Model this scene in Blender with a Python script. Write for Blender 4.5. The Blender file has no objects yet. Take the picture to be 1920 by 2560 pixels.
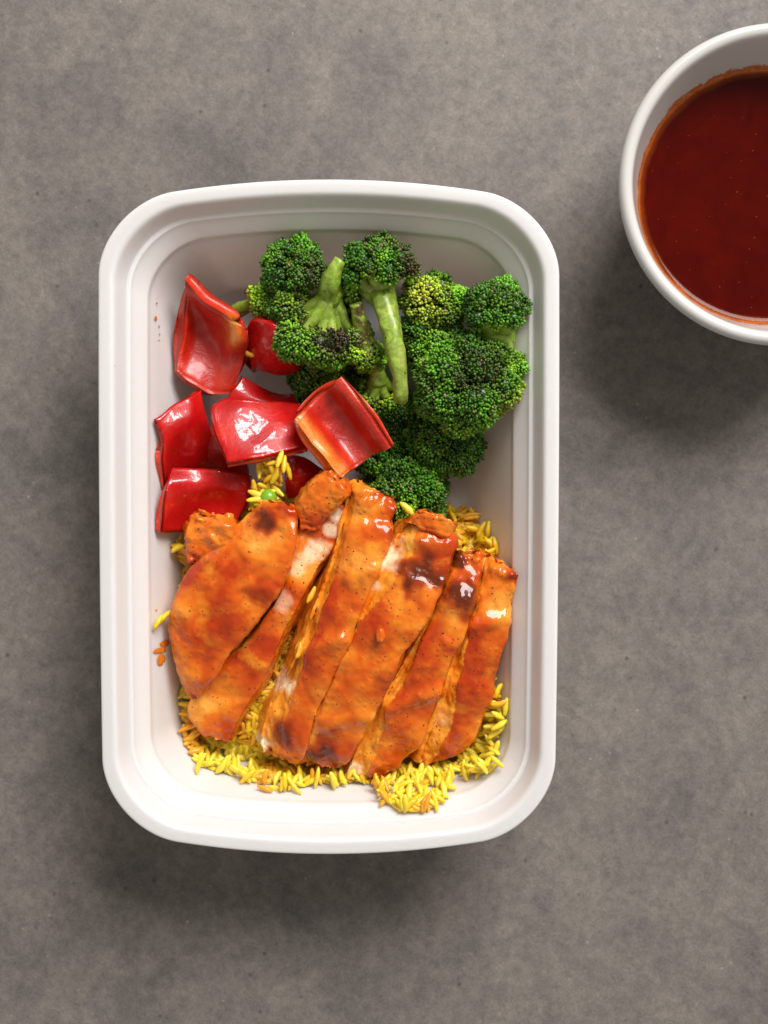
import bpy, math, random
import numpy as np
from mathutils import Vector, noise
from mathutils.bvhtree import BVHTree

random.seed(7); rng = np.random.default_rng(7)
scene = bpy.context.scene
CM = 0.01
CAMH = 50.0          # camera height above the table, cm
PPC = 75.8           # photo pixels per cm at the height of the container's rim (z = 5 cm)

# ------------------------------------------------------------------ camera
cam = bpy.data.cameras.new("camera"); camo = bpy.data.objects.new("camera", cam)
scene.collection.objects.link(camo); scene.camera = camo
camo.location = (0, 0, CAMH * CM); camo.rotation_euler = (0, 0, 0)
cam.sensor_fit = 'VERTICAL'; cam.sensor_height = 24; cam.sensor_width = 18
cam.lens = 24 * 45.0 / (2560 / PPC)
cam.clip_start = 0.01; cam.clip_end = 20
cam.dof.use_dof = True; cam.dof.focus_distance = (CAMH - 4.1) * CM; cam.dof.aperture_fstop = 5.0

# ------------------------------------------------------------------ light
world = bpy.data.worlds.new("World"); scene.world = world; world.use_nodes = True
bg = world.node_tree.nodes["Background"]
bg.inputs[0].default_value = (1.0, 0.94, 0.86, 1); bg.inputs[1].default_value = 0.36

def area(name, loc, target, sx, sy, power, col):
    l = bpy.data.lights.new(name, 'AREA'); l.shape = 'RECTANGLE'; l.size = sx; l.size_y = sy
    l.energy = power; l.color = col
    o = bpy.data.objects.new(name, l); scene.collection.objects.link(o)
    o.location = loc
    o.rotation_euler = (Vector(target) - Vector(loc)).to_track_quat('-Z', 'Y').to_euler()
    return o
area("window_light", (0.74, 1.42, 1.52), (0.03, 0, 0.02), 1.3, 1.0, 80.0, (1.0, 0.965, 0.95))
scene.view_settings.view_transform = 'Standard'; scene.view_settings.look = 'None'
scene.view_settings.exposure = 0.0; scene.view_settings.gamma = 1.0
scene.cycles.use_denoising = True
scene.cycles.max_bounces = 8

# ------------------------------------------------------------------ helpers
K = 1920 / 1659.0
def P(x, y, z, s=K):
    """a point of the place (cm) from where it shows in the photograph and its height above the table"""
    x, y = x * s, y * s
    k = (CAMH - z) / (CAMH - 5.0)
    return np.array([(x - 960) / PPC * k, (1280 - y) / PPC * k, z])

def make_mesh(name, v, f, mat, smooth=True, cols=None, origin=(0, 0, 0), attrs=None):
    """v in cm (numpy), f list of tuples or an array; linked as one object whose origin is at origin (cm)"""
    v = (np.asarray(v, dtype=np.float64) - np.asarray(origin)) * CM
    me = bpy.data.meshes.new(name)
    if isinstance(f, np.ndarray):
        k = f.shape[1]; n = len(f)
        me.vertices.add(len(v)); me.vertices.foreach_set("co", v.astype(np.float32).ravel())
        me.loops.add(n * k); me.loops.foreach_set("vertex_index", f.astype(np.int32).ravel())
        me.polygons.add(n)
        me.polygons.foreach_set("loop_start", np.arange(0, n * k, k, dtype=np.int32))
        me.polygons.foreach_set("loop_total", np.full(n, k, dtype=np.int32))
        me.update(calc_edges=True)
    else:
        me.from_pydata([tuple(p) for p in v], [], f)
    if smooth: me.polygons.foreach_set("use_smooth", np.ones(len(me.polygons), dtype=bool))
    if cols is not None:
        a = me.color_attributes.new("col", 'FLOAT_COLOR', 'POINT')
        c = np.ones((len(v), 4), dtype=np.float32); c[:, :3] = cols
        a.data.foreach_set("color", c.ravel())
    for k_, arr in (attrs or {}).items():
        a = me.attributes.new(k_, 'FLOAT', 'POINT'); a.data.foreach_set("value", np.asarray(arr, dtype=np.float32))
    me.materials.append(mat); me.update(); me.validate()
    return me

def link(name, me, loc=(0, 0, 0), parent=None, label=None, cat=None, group=None, kind=None):
    o = bpy.data.objects.new(name, me); scene.collection.objects.link(o)
    if parent is not None:
        o.parent = parent
        o.location = Vector(loc) * CM - Vector(parent.location)
    else: o.location = Vector(loc) * CM
    if label: o["label"] = label
    if cat: o["category"] = cat
    if group: o["group"] = group
    if kind: o["kind"] = kind
    return o

def grid_faces(nu, nv, wrap_u=False, wrap_v=False, base=0):
    out = []
    for i in range(nu if wrap_u else nu - 1):
        for j in range(nv if wrap_v else nv - 1):
            a = i * nv + j; b = i * nv + (j + 1) % nv
            c = ((i + 1) % nu) * nv + (j + 1) % nv; d = ((i + 1) % nu) * nv + j
            out.append((base + a, base + b, base + c, base + d))
    return out

def crom(pts, t):
    """Catmull-Rom through pts (n,k) at t in 0..1"""
    pts = np.asarray(pts, float); n = len(pts)
    if n == 2: return pts[0] * (1 - t) + pts[1] * t
    x = t * (n - 1); i = min(int(x), n - 2); u = x - i
    p1, p2 = pts[i], pts[i + 1]
    p0 = pts[i - 1] if i > 0 else 2 * p1 - p2
    p3 = pts[i + 2] if i + 2 < n else 2 * p2 - p1
    return 0.5 * (2 * p1 + (p2 - p0) * u + (2 * p0 - 5 * p1 + 4 * p2 - p3) * u * u + (3 * p1 - p0 - 3 * p2 + p3) * u ** 3)

def resample(pts, n):
    """points evenly spread along the curve through pts"""
    c = np.array([crom(pts, t) for t in np.linspace(0, 1, 240)])
    s = np.r_[0, np.cumsum(np.linalg.norm(np.diff(c, axis=0), axis=1))]; q = np.linspace(0, s[-1], n)
    return np.stack([np.interp(q, s, c[:, k]) for k in range(c.shape[1])], 1)

def nz(p, scale, seed=0.0):
    return noise.noise(Vector((p[0] * scale + seed, p[1] * scale - seed * 1.7, p[2] * scale + seed * .6)))

# ------------------------------------------------------------------ materials
class NT:
    def __init__(s, name):
        s.m = bpy.data.materials.new(name); s.m.use_nodes = True
        s.t = s.m.node_tree; s.b = s.t.nodes["Principled BSDF"]
        tc = s.t.nodes.new("ShaderNodeTexCoord"); mp = s.t.nodes.new("ShaderNodeMapping")
        mp.inputs["Scale"].default_value = (100, 100, 100)      # object space in centimetres
        s.t.links.new(tc.outputs["Object"], mp.inputs["Vector"]); s.co = mp.outputs[0]
    def noise(s, scale, detail=3, rough=.55, dist=0, co=None):
        n = s.t.nodes.new("ShaderNodeTexNoise"); n.inputs["Scale"].default_value = scale
        n.inputs["Detail"].default_value = detail; n.inputs["Roughness"].default_value = rough
        n.inputs["Distortion"].default_value = dist
        s.t.links.new(co or s.co, n.inputs["Vector"]); return n.outputs["Fac"]
    def vor(s, scale, feature='F1', rand=1, co=None, out="Distance"):
        n = s.t.nodes.new("ShaderNodeTexVoronoi"); n.feature = feature
        n.inputs["Scale"].default_value = scale; n.inputs["Randomness"].default_value = rand
        s.t.links.new(co or s.co, n.inputs["Vector"]); return n.outputs[out]
    def ramp(s, fac, stops, interp='LINEAR'):
        r = s.t.nodes.new("ShaderNodeValToRGB"); e = r.color_ramp.elements; r.color_ramp.interpolation = interp
        while len(e) < len(stops): e.new(.5)
        for k, (p, c) in enumerate(stops):
            e[k].position = p; e[k].color = (c, c, c, 1) if isinstance(c, (int, float)) else (*c, 1)
        s.t.links.new(fac, r.inputs[0]); return r.outputs[0]
    def mix(s, fac, a, b, mode='MIX'):
        n = s.t.nodes.new("ShaderNodeMix"); n.data_type = 'RGBA'; n.blend_type = mode
        for sock, val in ((n.inputs[0], fac), (n.inputs[6], a), (n.inputs[7], b)):
            if isinstance(val, bpy.types.NodeSocket): s.t.links.new(val, sock)
            elif isinstance(val, tuple): sock.default_value = (*val, 1)
            else: sock.default_value = val
        return n.outputs[2]
    def math(s, op, a, b=0.0, c=None, clamp=False):
        n = s.t.nodes.new("ShaderNodeMath"); n.operation = op; n.use_clamp = clamp
        for k, val in enumerate((a, b) if c is None else (a, b, c)):
            if isinstance(val, bpy.types.NodeSocket): s.t.links.new(val, n.inputs[k])
            else: n.inputs[k].default_value = val
        return n.outputs[0]
    def attr(s, name, out="Fac"):
        n = s.t.nodes.new("ShaderNodeAttribute"); n.attribute_name = name; return n.outputs[out]
    def rnd(s):
        return s.t.nodes.new("ShaderNodeObjectInfo").outputs["Random"]
    def bump(s, h, strength=.3, dist=.0005):
        n = s.t.nodes.new("ShaderNodeBump"); n.inputs["Strength"].default_value = strength
        n.inputs["Distance"].default_value = dist
        s.t.links.new(h, n.inputs["Height"]); s.t.links.new(n.outputs[0], s.b.inputs["Normal"]); return n
    def set(s, **kw):
        nm = dict(color="Base Color", rough="Roughness", coat="Coat Weight", coatr="Coat Roughness", sss="Subsurface Weight",
                  sssr="Subsurface Radius", ssss="Subsurface Scale", ior="IOR", spec="Specular IOR Level", trans="Transmission Weight", alpha="Alpha")
        for k, v in kw.items():
            i = s.b.inputs[nm[k]]
            if isinstance(v, bpy.types.NodeSocket): s.t.links.new(v, i)
            elif k == 'color': i.default_value = (*v, 1)
            else: i.default_value = v
        return s.m

def mat_table():
    n = NT("concrete_tabletop")
    n.t.nodes["Mapping"].inputs["Rotation"].default_value = (.55, .42, .73)
    big = n.noise(.10, 5, .62, .4); mid = n.noise(.55, 5, .65, .3); fine = n.noise(2.4, 6, .74); grit = n.noise(13, 3, .8)
    c = n.ramp(big, [(.32, (.108, .098, .091)), (.5, (.150, .133, .121)), (.68, (.196, .174, .150))])
    c = n.mix(n.ramp(mid, [(.38, .0), (.68, .5)]), c, (.225, .195, .166))
    c = n.mix(n.ramp(n.noise(.32, 3, .6, .5), [(.5, 0.), (.72, .5)]), c, (.112, .100, .096))
    c = n.mix(1.0, c, n.ramp(fine, [(.28, .70), (.5, .99), (.72, 1.27)]), 'MULTIPLY')
    c = n.mix(1.0, c, n.ramp(grit, [(.3, .76), (.5, 1.), (.7, 1.25)]), 'MULTIPLY')
    pits = n.math('MULTIPLY', n.ramp(n.vor(.95), [(.03, 1.), (.10, 0.)]), n.ramp(n.noise(.7, 2), [(.42, 0.), (.52, .8)]))
    c = n.mix(pits, c, (.06, .052, .046))
    pale = n.math('MULTIPLY', n.ramp(n.vor(1.7), [(.03, 1.), (.10, 0.)]), n.ramp(n.noise(.9, 2), [(.48, 0.), (.60, .6)]))
    c = n.mix(pale, c, (.42, .36, .30))
    n.bump(n.math('ADD', fine, n.math('MULTIPLY', grit, .5)), .18, .0006)
    return n.set(color=c, rough=n.ramp(fine, [(.3, .62), (.7, .5)]), spec=.35)

def mat_plastic():
    n = NT("white_plastic")
    st = n.noise(.9, 3, .5, .3)
    c = n.mix(n.ramp(st, [(.4, 0.), (.8, .25)]), (.68, .655, .635), (.71, .69, .675))
    n.bump(n.noise(22, 2, .6), .06, .0002)
    return n.set(color=c, rough=.34, sss=.6, sssr=(1.0, .82, .72), ssss=.006, spec=.45)

def mat_ceramic():
    n = NT("white_ceramic")
    sep = n.t.nodes.new("ShaderNodeSeparateXYZ"); n.t.links.new(n.co, sep.inputs[0])
    z = sep.outputs[2]
    wob = n.noise(1.6, 4, .7)
    h = n.math('ADD', 3.30, n.math('MULTIPLY', n.math('SUBTRACT', wob, .42), 1.1))
    m = n.math('MULTIPLY', n.math('SUBTRACT', h, z), 9., clamp=True)
    rr = n.math('SQRT', n.math('ADD', n.math('MULTIPLY', sep.outputs[0], sep.outputs[0]), n.math('MULTIPLY', sep.outputs[1], sep.outputs[1])))
    inner = n.math('LESS_THAN', rr, n.math('ADD', n.math('MULTIPLY', z, .34), 3.50))
    inner = n.math('MULTIPLY', inner, n.math('GREATER_THAN', z, 2.3))
    m = n.math('MULTIPLY', n.math('MULTIPLY', m, inner), n.ramp(n.noise(7, 3), [(.3, .8), (.6, 1.)]))
    c = n.mix(m, (.58, .57, .54), (.50, .12, .012))
    return n.set(color=c, rough=.16, coat=.4, coatr=.05, spec=.5)

def mat_sauce():
    n = NT("red_sauce")
    c = n.mix(n.ramp(n.noise(.8, 3, .6, .6), [(.35, 0.), (.7, 1.)]), (.050, .0010, .0001), (.068, .0018, .0001))
    sx = n.t.nodes.new('ShaderNodeSeparateXYZ'); n.t.links.new(n.co, sx.inputs[0])
    rr = n.math('SQRT', n.math('ADD', n.math('MULTIPLY', sx.outputs[0], sx.outputs[0]), n.math('MULTIPLY', sx.outputs[1], sx.outputs[1])))
    film = n.math('ADD', rr, n.math('MULTIPLY', n.math('SUBTRACT', n.noise(1.5, 3), .5), .16))
    c = n.mix(n.ramp(n.math('SUBTRACT', film, 3.9), [(.20, 0.), (.38, .25), (.45, .85)]), c, (.46, .10, .010))
    sp = n.math('MULTIPLY', n.ramp(n.vor(5.5), [(.05, 1.), (.10, 0.)]), n.ramp(n.noise(3.1, 2), [(.5, 0.), (.62, .8)]))
    c = n.mix(sp, c, (.50, .12, .02))
    dk = n.math('MULTIPLY', n.ramp(n.vor(3.7), [(.05, 1.), (.09, 0.)]), n.ramp(n.noise(2.1, 2), [(.55, 0.), (.62, .9)]))
    c = n.mix(dk, c, (.03, .003, .001))
    n.bump(n.noise(3, 2), .05, .0004)
    return n.set(color=c, rough=.08, spec=.14)

def mat_pepper_skin():
    n = NT("pepper_skin")
    big = n.noise(.8, 3, .5)
    c = n.ramp(big, [(.3, (.38, .003, .004)), (.55, (.50, .007, .006)), (.8, (.60, .028, .006))])
    fl = n.math('MULTIPLY', n.ramp(n.vor(3.6), [(.07, 1.), (.10, 0.)]), n.ramp(n.noise(1.7, 2), [(.56, 0.), (.60, .9)]))
    c = n.mix(fl, c, (.05, .012, .008))
    wet = n.noise(2.4, 4, .7, .8)
    n.bump(n.math('ADD', n.math('MULTIPLY', wet, .8), n.math('MULTIPLY', n.noise(14, 2), .12)), .30, .0006)
    return n.set(color=c, rough=n.ramp(wet, [(.40, .34), (.52, .24)]), coat=n.ramp(wet, [(.51, .05), (.53, 1.)]), coatr=.03,
                 sss=.18, sssr=(1., .12, .06), ssss=.0025, spec=.22)

def mat_pepper_flesh():
    n = NT("pepper_flesh")
    e = n.attr("edge")
    big = n.noise(1.1, 4, .6, .5)
    c = n.ramp(big, [(.3, (.40, .006, .002)), (.5, (.50, .014, .003)), (.75, (.60, .040, .006))])
    ee = n.math('ADD', e, n.math('MULTIPLY', n.math('SUBTRACT', n.noise(2.2, 3), .5), .7), clamp=True)
    c = n.mix(n.math('MULTIPLY', ee, .7), c, (.60, .030, .004))
    c = n.mix(n.math('MULTIPLY', n.attr("rib"), n.ramp(n.noise(2.6, 3), [(.3, .6), (.6, 1.)])), c, (.78, .25, .02))
    fl = n.math('MULTIPLY', n.ramp(n.vor(3.2), [(.08, 1.), (.115, 0.)]), n.ramp(n.noise(1.5, 2), [(.54, 0.), (.59, .9)]))
    c = n.mix(fl, c, (.05, .016, .008))
    n.bump(n.math('ADD', n.noise(4, 4, .65, .6), n.math('MULTIPLY', n.noise(15, 3), .25)), .55, .0007)
    return n.set(color=c, rough=.40, coat=n.ramp(big, [(.40, .1), (.6, .7)]), coatr=.14, sss=.12, sssr=(1., .15, .05), ssss=.003)

def mat_bud():
    n = NT("broccoli_buds")
    c = n.t.nodes.new("ShaderNodeAttribute"); c.attribute_name = "col"
    return n.set(color=n.mix(.35, c.outputs["Color"], n.mix(1., c.outputs["Color"], n.ramp(n.noise(9, 2), [(.3, .5), (.7, 1.5)]), 'MULTIPLY')),
                 rough=.30, spec=.42, sss=.08, sssr=(.4, 1., .1), ssss=.001)

def mat_stalk():
    n = NT("broccoli_stalk")
    a = n.noise(2.2, 4, .6, 1.2)
    c = n.ramp(a, [(.28, (.12, .26, .012)), (.5, (.30, .46, .04)), (.72, (.52, .62, .14))])
    sp = n.math('MULTIPLY', n.ramp(n.vor(2.9), [(.10, 1.), (.16, 0.)]), n.ramp(n.noise(1.3, 2), [(.52, 0.), (.58, .95)]))
    c = n.mix(sp, c, (.06, .035, .015))
    c = n.mix(n.math('MULTIPLY', n.attr("char"), n.ramp(n.noise(3.3, 4), [(.40, 0.), (.52, 1.)])), c, (.085, .035, .016))
    n.bump(n.noise(5, 4, .6, .4), .4, .0006)
    return n.set(color=c, rough=.42, coat=.25, coatr=.2, sss=.15, sssr=(.6, 1., .15), ssss=.002)

def mat_chicken():
    n = NT("glazed_chicken")
    a = n.noise(.55, 3, .5, .15); b = n.noise(1.0, 3, .5, .2); fine = n.noise(9, 4, .7)
    c = n.ramp(a, [(.35, (.42, .034, .001)), (.45, (.60, .098, .004)), (.56, (.74, .20, .012)), (.66, (.88, .37, .05))])
    c = n.mix(n.ramp(b, [(.48, 0.), (.70, .55)]), c, (.40, .034, .002))
    c = n.mix(n.ramp(n.noise(.9, 3, .5, .2), [(.56, 0.), (.72, .55)]), c, (.86, .34, .02))
    # cut faces: pale meat with sauce soaked into it
    cut = n.attr("cut"); br = n.noise(1.5, 4, .65, .6)
    meat = n.ramp(br, [(.34, (.70, .16, .006)), (.50, (.82, .28, .020)), (.64, (.86, .36, .045)), (.80, (.88, .52, .16))])
    meat = n.mix(1., meat, n.ramp(fine, [(.3, .82), (.7, 1.08)]), 'MULTIPLY')
    cf = n.math('SUBTRACT', n.math('ADD', cut, n.math('MULTIPLY', n.math('SUBTRACT', fine, .5), .7)), .25)
    cf = n.math('MULTIPLY', cf, 2.2, clamp=True)
    c = n.mix(cf, c, meat)
    pale = n.attr("pale")
    c = n.mix(n.math('MULTIPLY', pale, n.ramp(fine, [(.3, .75), (.6, 1.)])), c, (.92, .74, .48))
    # browned and charred patches
    ch = n.attr("char")
    cm = n.math('ADD', ch, n.math('MULTIPLY', n.math('SUBTRACT', b, .5), 1.3))
    cm = n.math('MULTIPLY', cm, ch)
    c = n.mix(n.ramp(cm, [(.03, 0.), (.50, .85)]), c, (.30, .022, .001))
    c = n.mix(n.ramp(cm, [(.50, 0.), (1.3, .85)]), c, (.075, .012, .002))
    c = n.mix(n.ramp(cm, [(1.4, 0.), (1.9, .8)]), c, (.03, .007, .004))
    fl = n.math('MULTIPLY', n.ramp(n.vor(4.2), [(.075, 1.), (.11, 0.)]), n.ramp(n.noise(1.9, 2), [(.50, 0.), (.56, .92)]))
    c = n.mix(fl, c, (.035, .014, .008))
    n.b.inputs['Coat IOR'].default_value = 1.45; fib = n.noise(1.8, 2, .5, .4); dro = n.math('MULTIPLY', n.ramp(n.vor(4.5), [(.0, 1.), (.42, 0.)]), n.ramp(n.noise(1.1, 2), [(.46, 0.), (.58, .55)])); fib = n.math('ADD', fib, dro)
    n.bump(n.math('ADD', fib, n.math('MULTIPLY', fine, .05)), .4, .0012)
    wet = n.math('SUBTRACT', 1., n.math('MULTIPLY', cf, .75), clamp=True)
    return n.set(color=c, rough=n.ramp(b, [(.35, .34), (.6, .24)]), coat=n.math('MULTIPLY', wet, .8), coatr=.05,
                 sss=.06, sssr=(1., .30, .05), ssss=.002, spec=.10)

def mat_rice(name, c0, c1):
    n = NT(name)
    c = n.mix(n.rnd(), c0, c1)
    c = n.mix(n.ramp(n.noise(3.5, 3), [(.5, 0.), (.75, .45)]), c, (.78, .34, .012))
    return n.set(color=c, rough=.42, coat=.12, coatr=.2, sss=.35, sssr=(1., .7, .1), ssss=.003)

def mat_plain(name, c, rough=.4, var=None, scale=3, **kw):
    n = NT(name)
    col = n.mix(n.ramp(n.noise(scale, 3), [(.35, 0.), (.65, 1.)]), c, var or c)
    return n.set(color=col, rough=rough, **kw)

M = dict(table=mat_table(), plastic=mat_plastic(), ceramic=mat_ceramic(), sauce=mat_sauce(), skin=mat_pepper_skin(),
         flesh=mat_pepper_flesh(), bud=mat_bud(), stalk=mat_stalk(), chicken=mat_chicken(),
         rice=[mat_rice("yellow_rice", (.86, .63, .03), (.82, .67, .05)), mat_rice("golden_rice", (.85, .52, .010), (.88, .60, .02)),
               mat_rice("sauced_rice", (.78, .32, .012), (.80, .42, .015))],
         mound=mat_plain("rice_bed", (.76, .54, .012), .45, (.74, .38, .010), 2.5, sss=.2, ssss=.002),
         pea=mat_plain("pea_skin", (.14, .36, .015), .3, (.22, .46, .03), 2, coat=.4, sss=.2, ssss=.002),
         fleck=mat_plain("black_pepper", (.018, .012, .010), .5, (.06, .030, .018), 20),
         drop=mat_plain("orange_sauce", (.70, .24, .03), .2, (.62, .15, .015), 6, coat=.6))

# ------------------------------------------------------------------ table
me = make_mesh("tabletop", [(-60, -60, 0), (60, -60, 0), (60, 60, 0), (-60, 60, 0), (-60, -60, -3), (60, -60, -3), (60, 60, -3), (-60, 60, -3)],
               [(0, 1, 2, 3), (7, 6, 5, 4), (0, 4, 5, 1), (1, 5, 6, 2), (2, 6, 7, 3), (3, 7, 4, 0)], M['table'], smooth=False)
link("tabletop", me, kind="structure", label="mottled grey-brown concrete tabletop under the container and the bowl")

# ------------------------------------------------------------------ container
CX, CY = (822 - 960) / PPC, (1280 - 1292) / PPC
A, B = 7.60, 11.15
def outline(d, n=200, floor=False):
    a, b = A - d, B - d
    r = 2.5 - 0.4 * d if d < 2.9 else 1.34
    r = max(r, .9)
    sag, sagx = .88, .08
    out = []
    per = n // 4
    for q in range(4):
        sx, sy = ((1, 1), (-1, 1), (-1, -1), (1, -1))[q]
        cx, cy = sx * (a - r), sy * (b - r)
        for i in range(per):
            t = i / per
            # half of the samples on the corner, the others on the side that follows it
            if t < .6:
                ang = math.radians(90 * q + 90 * t / .6); x, y = cx + r * math.cos(ang), cy + r * math.sin(ang)
            else:
                u = (t - .6) / .4
                ang = math.radians(90 * (q + 1)); x0, y0 = cx + r * math.cos(ang), cy + r * math.sin(ang)
                nx_, ny_ = ((-1, 1), (-1, -1), (1, -1), (1, 1))[q]
                x1, y1 = nx_ * (a - r) + r * math.cos(ang), ny_ * (b - r) + r * math.sin(ang)
                x, y = x0 + (x1 - x0) * u, y0 + (y1 - y0) * u
            y -= math.copysign(sag * (abs(x) / A) ** 2, y) * min(1, abs(y) / b)
            x -= math.copysign(sagx * (abs(y) / B) ** 2, x) * min(1, abs(x) / a)
            x *= 1 + .0115 * y / B
            out.append((x, y))
    return np.array(out)

def chaikin(p, it=2):
    p = np.asarray(p, float)
    for _ in range(it):
        q = [p[0]]
        for a, b in zip(p[:-1], p[1:]): q += [a * .75 + b * .25, a * .25 + b * .75]
        p = np.array(q + [p[-1]])
    return p
# (inset from the outer rim, height): the outside from the foot up, over the rim, down the inside
PROF_IN = [(.03, 4.50), (.00, 4.60), (.00, 4.90), (.03, 4.99), (.10, 5.0), (.38, 5.0), (.46, 4.98), (.53, 4.92), (.60, 4.78), (.78, 4.36), (.81, 4.31), (.93, 4.30),
           (.96, 4.24), (1.02, 4.15), (1.38, 3.78), (1.42, 3.72), (1.46, 3.50), (1.49, 3.42), (1.62, 3.1), (2.05, 1.8), (2.42, .75), (2.58, .36),
           (2.75, .20), (3.0, .16)]
PROF_OUT = [(2.95, .0), (2.75, .02), (2.55, .12), (2.34, .55), (1.95, 1.65), (1.52, 3.0), (1.36, 3.42), (1.22, 3.50), (1.08, 3.75), (.86, 4.18), (.72, 4.22),
            (.56, 4.50), (.48, 4.75), (.40, 4.88), (.20, 4.88), (.12, 4.80), (.10, 4.50)]
PR_I = np.concatenate([chaikin(PROF_IN, 2)])
def wall_z(x, y):
    """height of the container's inner surface under a point (cm)"""
    X, Y = x - CX, y - CY
    X /= (1 + .0115 * Y / B)
    X += math.copysign(.08 * (abs(Y) / B) ** 2, X); Y += math.copysign(.88 * (abs(X) / A) ** 2, Y)
    ax, ay = abs(X), abs(Y)
    d = min(A - ax, B - ay)
    for _ in range(3):
        r = max(2.5 - .4 * d, .9); a, b = A - d, B - d
        if ax > a - r and ay > b - r: d += r - math.hypot(ax - (a - r), ay - (b - r))
        else: break
    return float(np.interp(d, [.53, .6, .8, .94, 1.40, 1.47, 1.62, 2.05, 2.42, 2.58, 2.75, 3.0], [4.9, 4.78, 4.31, 4.28, 3.75, 3.48, 3.1, 1.8, .75, .36, .2, .16]))

def above_wall(V, gap):
    """move points that would sink into the container inwards and a little up"""
    V = np.array(V); sh = V.shape; q = V.reshape(-1, 3)
    for p in q:
        for _ in range(24):
            if p[2] >= wall_z(p[0], p[1]) + gap: break
            g = np.array([wall_z(p[0] + .06, p[1]) - wall_z(p[0] - .06, p[1]), wall_z(p[0], p[1] + .06) - wall_z(p[0], p[1] - .06)]); n_ = np.hypot(*g)
            if n_ < .03: p[2] = wall_z(p[0], p[1]) + gap; break
            p[:2] -= g / n_ * .045; p[2] += .015
    return q.reshape(sh)

def build_container():
    prof = list(chaikin(PROF_OUT, 2)) + list(chaikin(PROF_IN, 2))
    rings = [np.c_[outline(d) + (CX, CY), np.full(200, z)] for d, z in prof]
    for d, z in ((3.15, .16), (3.22, .20), (3.32, .21), (3.6, .21), (4.0, .21)):
        rings.append(np.c_[outline(d) + (CX, CY), np.full(200, z)])
    for s_, z in ((.6, .21), (.25, .21)):
        o4 = outline(4.0); rings.append(np.c_[o4 * s_ + (CX, CY), np.full(200, z)])
    v = np.concatenate(rings); f = grid_faces(len(rings), 200, wrap_v=True)
    n0 = len(v); v = np.vstack([v, [[CX, CY, .21], [CX, CY, .0]]]); last = (len(rings) - 1) * 200
    f += [(last + i, last + (i + 1) % 200, n0) for i in range(200)]
    f += [((i + 1) % 200, i, n0 + 1) for i in range(200)]
    me = make_mesh("meal_container", v, f, M['plastic'], origin=(CX, CY, 0))
    return link("meal_container", me, (CX, CY, 0), label="white rectangular plastic meal container with rounded stepped rim holding the food", cat="food container")
container = build_container()

# ------------------------------------------------------------------ bowl with sauce
BX, BY = (1955 - 960) / PPC, (1280 - 457) / PPC
def lathe(name, prof, mat, loc, n=128, it=2):
    p = chaikin(prof, it); ang = np.linspace(0, 2 * math.pi, n, endpoint=False)
    v = np.concatenate([np.c_[r * np.cos(ang), r * np.sin(ang), np.full(n, z)] for r, z in p])
    return make_mesh(name, v, grid_faces(len(p), n, wrap_v=True), mat)
bowl_prof = [(.001, .25), (2.3, .25), (2.5, .0), (2.8, .0), (2.95, .35), (4.0, 1.3), (4.75, 2.8), (5.08, 4.2), (5.2, 4.45), (5.34, 4.62), (5.36, 4.84), (5.22, 5.0),
             (5.04, 5.0), (4.90, 4.88), (4.80, 4.5), (4.60, 3.8), (4.33, 2.9), (3.7, 1.6), (2.6, .85), (1.2, .62), (.001, .6)]
bowl = link("sauce_bowl", lathe("sauce_bowl", bowl_prof, M['ceramic'], None), (BX, BY, 0),
            label="round white ceramic bowl half filled with dark red sauce", cat="bowl")
SR = 4.37
sauce_prof = [(.001, 2.90), (1.5, 2.90), (3., 2.90), (3.9, 2.90), (4.18, 2.915), (4.32, 2.965), (4.385, 3.03), (4.30, 2.8), (3.6, 2.0), (.001, 1.9)]
link("red_sauce", lathe("red_sauce", sauce_prof, M['sauce'], None), (BX, BY, 0), label="thin dark red sauce with tiny specks filling the white bowl", cat="sauce")

# ------------------------------------------------------------------ small pieces
def ico(sub):
    t = (1 + 5 ** .5) / 2
    v = [(-1, t, 0), (1, t, 0), (-1, -t, 0), (1, -t, 0), (0, -1, t), (0, 1, t), (0, -1, -t), (0, 1, -t), (t, 0, -1), (t, 0, 1), (-t, 0, -1), (-t, 0, 1)]
    v = [np.array(p) / np.linalg.norm(p) for p in v]
    f = [(0, 11, 5), (0, 5, 1), (0, 1, 7), (0, 7, 10), (0, 10, 11), (1, 5, 9), (5, 11, 4), (11, 10, 2), (10, 7, 6), (7, 1, 8), (3, 9, 4), (3, 4, 2), (3, 2, 6),
         (3, 6, 8), (3, 8, 9), (4, 9, 5), (2, 4, 11), (6, 2, 10), (8, 6, 7), (9, 8, 1)]
    for _ in range(sub):
        cache = {}; nf = []
        def mid(a, b):
            k = (min(a, b), max(a, b))
            if k not in cache:
                m = v[a] + v[b]; v.append(m / np.linalg.norm(m)); cache[k] = len(v) - 1
            return cache[k]
        for a, b, c in f:
            x, y, z = mid(a, b), mid(b, c), mid(c, a); nf += [(a, x, z), (b, y, x), (c, z, y), (x, y, z)]
        f = nf
    return np.array(v), np.array(f)
ICO0, ICO1, ICO2 = ico(0), ico(1), ico(2)

def frame_of(n):
    n = n / np.linalg.norm(n); a = np.array([0, 0, 1.]) if abs(n[2]) < .9 else np.array([1., 0, 0])
    t = np.cross(a, n); t /= np.linalg.norm(t); return t, np.cross(n, t), n

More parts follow.
